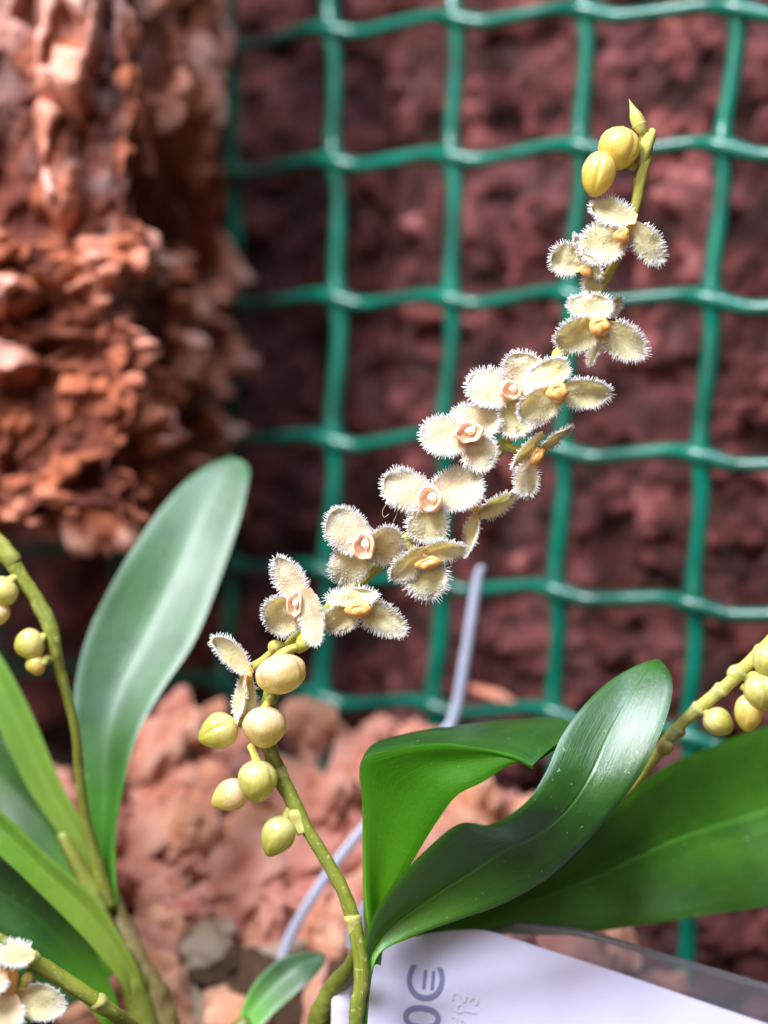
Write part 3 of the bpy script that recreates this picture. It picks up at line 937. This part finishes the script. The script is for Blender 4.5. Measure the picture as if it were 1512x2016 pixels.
# small flower left of it
f = flower(1152, 528, 160.5)
sepal(f, (1148, 524), (1080, 500), 72, 160.5, .3, -12, .2, .2, 2.6, .55, mat=Y)
sepal(f, (1146, 512), (1127, 460), 40, 160.6, -.5, 50, .3, .3, 1.9, mat=Y)
sepal(f, (1142, 500), (1192, 546), 46, 159.7, -.4, 55, .3, .3, 1.9, mat=Y)
sepal(f, (1158, 535), (1172, 588), 44, 161, 1.2, 10, .25, 0, 2.2, mat=Y)
lip(f, (1153, 533), 13, 11, 159.8, -.5, M_AMBER, depth=.7); pedicel(f, (1155, 533), (1188, 552), 160.5)
# second flower
f = flower(1180, 643, 159.5)
sepal(f, (1163, 632), (1163, 575), 96, 159.3, .8, 4, .32, .35, 3.0, .5, mat=Y)
sepal(f, (1196, 622), (1224, 580), 40, 161.5, .8, 45, .3, .2, 1.9, mat=Y)
sepal(f, (1186, 645), (1086, 672), 78, 159.8, -.2, -12, .2, .2, 2.4, .5, mat=Y)
sepal(f, (1190, 640), (1276, 704), 76, 159.8, .6, 10, .2, -.15, 1.7, .45, mat=Y)
sepal(f, (1182, 662), (1158, 726), 44, 161, 1.0, 52, .5, .1, 2.0, mat=Y, edge=.7)
lip(f, (1180, 643), 22, 20, 158.9, 0, M_AMBER, depth=1.2); pedicel(f, (1182, 640), (1138, 640), 159.8)
# third: in front, amber lip
f = flower(1098, 771, 158.3)
sepal(f, (1090, 764), (1066, 708), 96, 158.2, .8, 4, .28, .3, 3.0, .5, mat=Y)
sepal(f, (1102, 768), (1209, 774), 70, 158.8, .6, 14, .2, -.1, 1.7, .42, mat=Y)
sepal(f, (1104, 772), (1018, 826), 78, 158.5, -.3, -8, .2, .2, 2.6, .55, mat=Y)
lip(f, (1097, 772), 22, 20, 157.6, 0, M_AMBER, depth=1.1); pedicel(f, (1100, 765), (1085, 730), 158.8)
# fourth: behind it
f = flower(1006, 768, 160.8)
sepal(f, (1012, 775), (912, 760), 92, 161, -.2, 8, .18, .2, 3.0, .55, mat=Pk)
sepal(f, (1012, 780), (1036, 690), 92, 161.2, .3, 4, .2, .2, 3.0, .58, mat=Pk)
sepal(f, (1004, 785), (1018, 866), 78, 161, .3, -6, .2, .15, 3.0, .6, mat=Y)
lip(f, (1006, 769), 20, 20, 160.1, 0, M_BLUSH, True); pedicel(f, (1010, 772), (1050, 790), 161.2)
# fifth
f = flower(922, 852, 160.4)
sepal(f, (928, 858), (822, 854), 90, 160.6, -.3, 6, .18, .2, 3.0, .5, mat=Pk)
sepal(f, (915, 868), (975, 800), 84, 161.1, .2, -4, .2, .15, 3.0, .5, mat=Pk)
sepal(f, (908, 880), (980, 905), 78, 160.2, .3, -8, .2, .1, 3.2, .5, mat=Pk)
sepal(f, (920, 845), (912, 792), 66, 161.9, .5, 0, .2, .1, 3.0, .5, mat=Pk)
lip(f, (922, 852), 26, 21, 159.9, .1, M_BLUSH, True); pedicel(f, (925, 855), (990, 880), 160.8)
# sixth
f = flower(847, 983, 160)
sepal(f, (852, 985), (750, 940), 88, 160.3, -.2, 5, .16, .2, 3.0, .55, mat=Pk)
sepal(f, (846, 985), (953, 945), 94, 160.5, .2, -4, .16, .15, 3.0, .55, mat=Pk)
sepal(f, (845, 985), (832, 1072), 88, 160.4, .1, 5, .16, .15, 3.0, .6, mat=Y)
lip(f, (847, 983), 23, 25, 159.5, 0, M_BLUSH, True); pedicel(f, (850, 985), (880, 990), 160.4)
# seventh
f = flower(717, 1075, 159.8)
sepal(f, (722, 1082), (648, 1002), 90, 160, -.2, 12, .18, .2, 2.8, .55, mat=Pk)
sepal(f, (724, 1078), (800, 1068), 96, 160.3, .2, 22, .2, .15, 3.2, .55, mat=Pk)
sepal(f, (722, 1072), (660, 1150), 84, 160.1, -.2, -8, .16, .15, 3.0, .55, mat=Y)
lip(f, (717, 1075), 19, 29, 159.3, .12, M_BLUSH, True); pedicel(f, (720, 1078), (755, 1110), 160.2)
# eighth: hanging, seen from above
f = flower(843, 1106, 158.6)
sepal(f, (840, 1080), (766, 1142), 62, 158.3, .3, -30, .35, .25, 2.2, .5, mat=Y)
sepal(f, (832, 1084), (921, 1076), 56, 158.4, .4, 24, .35, .25, 2.2, .5, mat=Y)
sepal(f, (838, 1095), (848, 1185), 92, 159.4, .8, 0, .2, -.2, 1.8, .42, mat=Y, hl=.85)
lip(f, (842, 1108), 26, 14, 158.7, .25, M_AMBER, depth=1.0); pedicel(f, (840, 1100), (800, 1070), 160.5)
# ninth
f = flower(707, 1200, 158.6)
sepal(f, (700, 1196), (698, 1154), 108, 157.9, 1.0, 0, .15, .3, 3.4, .5, mat=Y)
sepal(f, (708, 1200), (634, 1238), 66, 158.8, .3, -10, .2, .1, 2.6, .5, mat=Y)
sepal(f, (706, 1190), (804, 1248), 66, 158.9, .5, 15, .2, -.1, 1.8, .45, mat=Y)
lip(f, (706, 1200), 25, 17, 157.9, 0, M_AMBER, depth=1.0); pedicel(f, (700, 1195), (655, 1200), 159.4)
# tenth
f = flower(580, 1190, 159.6)
sepal(f, (596, 1185), (540, 1092), 66, 159.9, .2, 22, .18, .2, 1.8, .42, mat=Pk)
sepal(f, (588, 1200), (516, 1222), 92, 159.8, -.2, -8, .18, .15, 3.0, .55, mat=Y)
sepal(f, (606, 1158), (628, 1277), 62, 158.7, -.6, 35, .25, .1, 2.0, .45, mat=Pk, edge=.7)
lip(f, (580, 1190), 14, 26, 159.2, -.1, M_BLUSH, True, depth=.9); pedicel(f, (590, 1195), (585, 1260), 160)
# two side-on flowers on the far side
f = flower(1055, 890, 161)
sepal(f, (1062, 888), (1126, 834), 56, 161, -.6, 55, .3, .2, 2.0, mat=Y)
sepal(f, (1068, 852), (1001, 924), 54, 160.4, -.6, -50, .35, .25, 2.0, .5, mat=Y, edge=.7)
sepal(f, (1040, 905), (1036, 984), 56, 161.4, .6, 25, .25, .1, 2.4, .5, mat=Pk)
lip(f, (1058, 897), 13, 21, 160.6, -.55, M_AMBER, depth=.8); pedicel(f, (1052, 885), (990, 878), 161.5)
f = flower(940, 998, 161.5)
sepal(f, (940, 1012), (1019, 966), 60, 161.4, -.8, 40, .35, .3, 2.0, .5, mat=Y)
sepal(f, (941, 1008), (917, 1104), 54, 161.8, .5, 52, .3, .1, 1.9, .45, mat=Y, edge=.6)
lip(f, (938, 996), 10, 14, 161, -.4, M_AMBER, depth=.6); pedicel(f, (940, 998), (920, 960), 161.6)
# half-open lowest flower
f = flower(486, 1325, 160.6)
sepal(f, (494, 1330), (408, 1256), 54, 160.6, -.8, 48, .45, .25, 2.0, .5, mat=Y)
sepal(f, (486, 1326), (462, 1432), 50, 160.2, .2, 66, .3, .05, 2.2, .5, mat=Y)
sepal(f, (492, 1330), (482, 1425), 48, 161.4, .2, -40, .3, .05, 2.2, .5, mat=Y, edge=.3)
lip(f, (484, 1328), 14, 16, 160.6, 0, M_AMBER, depth=.8); pedicel(f, (486, 1320), (545, 1275), 160.8, 161.8)
mb = MB()
tube(mb, [P(762, 990, 160), P(753, 1006, 160), P(756, 1018, 160), P(766, 1012, 160)], [.035] * 4, 20, 6)
tube(mb, [P(782, 1000, 160), P(781, 1012, 160), P(774, 1028, 160.2)], [.04] * 3, 20, 6)
mb.build('dried_filament', M_PET_P, pl)
# --- buds of the main stalk
bud(pl, (553, 1327), 102, 78, 158.6, 0.25, M_BUD_P, .02, phase=.30, stalk=(582, 1275, 160.5))
bud(pl, (521, 1431), 90, 80, 158.6, 0.0, M_BUD_P, .15, phase=.45, stalk=(535, 1380, 161))
bud(pl, (507, 1537), 80, 82, 158.8, 0.0, M_BUD_G, .15, phase=.2, stalk=(494, 1470, 160.5))
bud(pl, (430, 1440), 74, 78, 160, -1.15, M_BUD_G, .28, phase=.6, stalk=(478, 1425, 161))
bud(pl, (453, 1566), 66, 74, 160.8, -1.1, M_BUD_P, .3, phase=.3, stalk=(520, 1560, 161.4))
bud(pl, (547, 1645), 70, 82, 159.8, -0.45, M_BUD_G, .3, phase=.5, stalk=(572, 1590, 160.4))
bud(pl, (1178, 342), 68, 90, 159.3, -.25, M_BUD_Y, .1, phase=.7, stalk=(1250, 330, 160.8))
bud(pl, (1218, 292), 84, 84, 159.8, -0.2, M_BUD_Y, .1, phase=.05, stalk=(1262, 310, 160.8))
bud(pl, (1253, 232), 30, 64, 160.5, math.pi + .38, M_BUD_G, .85, phase=.2, stalk=(1270, 285, 161))
bud(pl, (1268, 347), 18, 22, 162, .6, M_BUD_P, .3)
# --- second stalk at the far side, partly behind the leaf
ST2 = [(775, 1890, 172.5), (900, 1830, 174), (1080, 1690, 175.5), (1230, 1560, 172.5), (1296, 1482, 169), (1330, 1438, 168), (1375, 1395, 167), (1425, 1355, 166), (1470, 1310, 165), (1520, 1262, 165), (1580, 1190, 164), (1640, 1100, 164)]
mb = MB(); tube(mb, [P(*q) for q in ST2], [.6, .6, .6, .6, .72, .72, .72, .75, .8, .8, .7, .5], 150, 12, .16, tint=.25)
for a_, b_ in (((1318, 1455, 168.2), (1340, 1430, 168)), ((1360, 1408, 167.4), (1380, 1390, 167)), ((1400, 1375, 166.6), (1425, 1353, 166)), ((1440, 1340, 166), (1465, 1315, 165)), ((1480, 1302, 165), (1505, 1276, 165))):
    bract(mb, P(*a_), P(*b_), .8, 1.25, .8)
mb.build('flower_stalk', M_STEM_Y, pl)
bud(pl, (1414, 1421), 56, 62, 166.5, .95, M_BUD_G, .2, phase=.2, stalk=(1380, 1400, 167))
bud(pl, (1474, 1402), 58, 74, 165, -.1, M_BUD_Y, .15, phase=.5, stalk=(1462, 1350, 165.6))
bud(pl, (1498, 1362), 70, 72, 164, .2, M_BUD_G, .1, phase=.8, stalk=(1465, 1335, 165.4))
bud(pl, (1512, 1302), 62, 70, 164, .1, M_BUD_G, .15, phase=.3, stalk=(1495, 1285, 165))
bud(pl, (1560, 1240), 60, 70, 164, .1, M_BUD_G, .15, phase=.3, stalk=(1545, 1225, 164.5))
bud(pl, (1310, 1472), 34, 30, 168, .3, M_BUD_G, .1, phase=.3)
bud(pl, (1448, 1326), 34, 34, 165.6, 1.2, M_BUD_G, .2, phase=.3)

# ================================================================== second plant, at the left edge
p2 = empty('orchid_plant', P(280, 2090, 182))
tag(p2, 'blurred orchid with one tall pale-sheened leaf and yellow budded stalks below the bark block', 'orchid')
El = [((196, 1860, 182), (238, 1865, 182)), ((192, 1760, 181), (232, 1790, 181)), ((171, 1655, 181), (227, 1660, 181)), ((156, 1529, 182), (246, 1535, 181)), ((144, 1428, 184), (272, 1446, 183)), ((151, 1328, 187), (317, 1363, 186)), ((181, 1227, 190), (383, 1262, 189)),
      ((238, 1118, 193), (433, 1140, 193)), ((302, 1020, 197), (470, 1030, 196)), ((360, 952, 200), (488, 955, 199)), ((410, 915, 202), (490, 918, 201)), ((448, 902, 203), (470, 903, 202))]
mb = MB(); loft(mb, leaf_rows(El, [.8, .8, 1.2, 1.7, 2.0, 2.2, 2.3, 2.0, 1.6, 1, .4, .1]), 80, 24, .55, seed=21); mb.build('leaf', [M_LEAFE], p2)


def strip_leaf(up, lo, d0, d1, mat, sag=1.0):
    k = len(up); st = []
    for i in range(k):
        d = d0 + (d1 - d0) * i / (k - 1); st.append(((up[i][0], up[i][1], d), (lo[i][0], lo[i][1], d - .8)))
    mb = MB(); loft(mb, leaf_rows(st, sag), 50, 16, .55, seed=d0); mb.build('leaf', [mat], p2)


strip_leaf([(228, 1860), (216, 1760), (195, 1680), (120, 1540), (60, 1400), (0, 1290), (-80, 1180), (-130, 1150)], [(205, 1870), (180, 1770), (135, 1670), (60, 1560), (0, 1440), (-50, 1340), (-120, 1220), (-135, 1160)], 186, 190, M_LEAFY)
strip_leaf([(285, 1960), (262, 1890), (190, 1772), (100, 1690), (0, 1595), (-120, 1500), (-220, 1450)], [(255, 1970), (228, 1920), (160, 1840), (80, 1760), (0, 1685), (-110, 1600), (-218, 1480)], 178, 172, M_LEAFY)
strip_leaf([(235, 1830), (200, 1725), (130, 1600), (60, 1520), (0, 1450), (-100, 1380), (-180, 1350)], [(215, 1840), (175, 1790), (100, 1720), (40, 1650), (-20, 1600), (-100, 1520), (-178, 1380)], 190, 196, M_LEAF)
strip_leaf([(240, 2010), (215, 1930), (150, 1820), (70, 1745), (0, 1690), (-90, 1640), (-190, 1620)], [(215, 2040), (190, 2000), (120, 1930), (60, 1870), (-10, 1830), (-90, 1770), (-185, 1650)], 181, 176, M_LEAF)
strip_leaf([(232, 1800), (190, 1830), (120, 1880), (60, 1900), (0, 1905)], [(240, 1900), (200, 1940), (130, 1985), (60, 2010), (0, 2020)], 188, 194, M_LEAF)
mb = MB()
tube(mb, [P(214, 1740, 183), P(236, 1820, 182), P(262, 1900, 181), P(300, 1970, 181), P(330, 2100, 181)], [.9, 1.5, 2.0, 2.4, 3.0], 50, 16, .12)
mb.build('sheath', M_BULB, p2)
mb = MB()
tube(mb, [P(120, 1640, 180), P(180, 1760, 180), P(215, 1850, 179), P(262, 1930, 179), P(300, 2080, 179)], [.6, 1.2, 1.4, 1.6, 2.0], 50, 14, .2)
mb.build('sheath', M_OLIVE, p2)
S3 = [(-90, 960, 175), (-30, 1040, 173), (12, 1090, 172), (45, 1140, 172), (78, 1190, 172), (98, 1232, 172), (108, 1275, 172), (118, 1320, 173), (135, 1380, 174), (150, 1450, 175), (158, 1540, 177), (175, 1640, 179), (215, 1790, 181)]
mb = MB(); tube(mb, [P(*q) for q in S3], [.8, .95, 1.0, .85, .85, .95, .78, .68, .62, .58, .6, .7, 1.0], 150, 12, .15, tint=.1)
bract(mb, P(66, 1172, 172), P(100, 1232, 172), .9, 1.15, .2); bract(mb, P(-10, 1062, 172), P(30, 1110, 172), 1.1, 1.2, .2)
mb.build('flower_stalk', M_STEM, p2)
bud(p2, (58, 1268), 62, 58, 170.8, -1.2, M_BUD_G, .1, stalk=(92, 1255, 172))
bud(p2, (70, 1308), 46, 38, 170.8, -1.3, M_BUD_Y, .2, stalk=(98, 1300, 172))
bud(p2, (4, 1165), 64, 60, 170.8, -.6, M_BUD_G, .1, stalk=(40, 1140, 172))
bud(p2, (-4, 1208), 46, 50, 170.8, -.3, M_BUD_P, .2, stalk=(20, 1160, 172))
# flowering stalk in the lower corner
S4 = [(-90, 1800, 152), (-30, 1838, 153), (20, 1865, 154), (62, 1890, 155), (120, 1925, 156), (180, 1965, 157), (235, 2003, 159), (300, 2060, 166), (310, 2100, 174)]
mb = MB(); tube(mb, [P(*q) for q in S4], [.7, .8, .85, .9, .85, .82, .82, .85, 1.0], 100, 14, .14, tint=.1)
bract(mb, P(215, 1990, 158), P(186, 1968, 157), .9, 1.28, .8); bract(mb, P(85, 1905, 155.6), P(55, 1886, 155), .95, 1.3, .3)
tube(mb, [P(70, 1932, 155), P(50, 1935, 154)], [.45, .75], 12, 12, .1, tint=.2)
mb.build('flower_stalk', M_STEM, p2)
bud(p2, (52, 1930), 24, 34, 153.6, -.6, M_BUD_G, .1)
f = empty('flower', P(20, 1935, 153), p2)
sepal(f, (68, 1884), (-20, 1875), 60, 152.6, -.6, 35, .3, .2, 2.6, .5, mat=Y)
sepal(f, (30, 1950), (136, 1985), 74, 153.6, .4, 10, .25, .1, 2.0, .5, mat=Y, edge=.5)
sepal(f, (25, 1955), (-10, 2040), 90, 152.8, -.4, 0, .2, .1, 2.6, .5, mat=Pk)
sepal(f, (12, 1910), (-40, 1950), 60, 152.2, -.8, 20, .2, .1, 2.4, .5, mat=Pk)
lip(f, (22, 1930), 14, 26, 153.2, 0, M_AMBER, depth=.7)
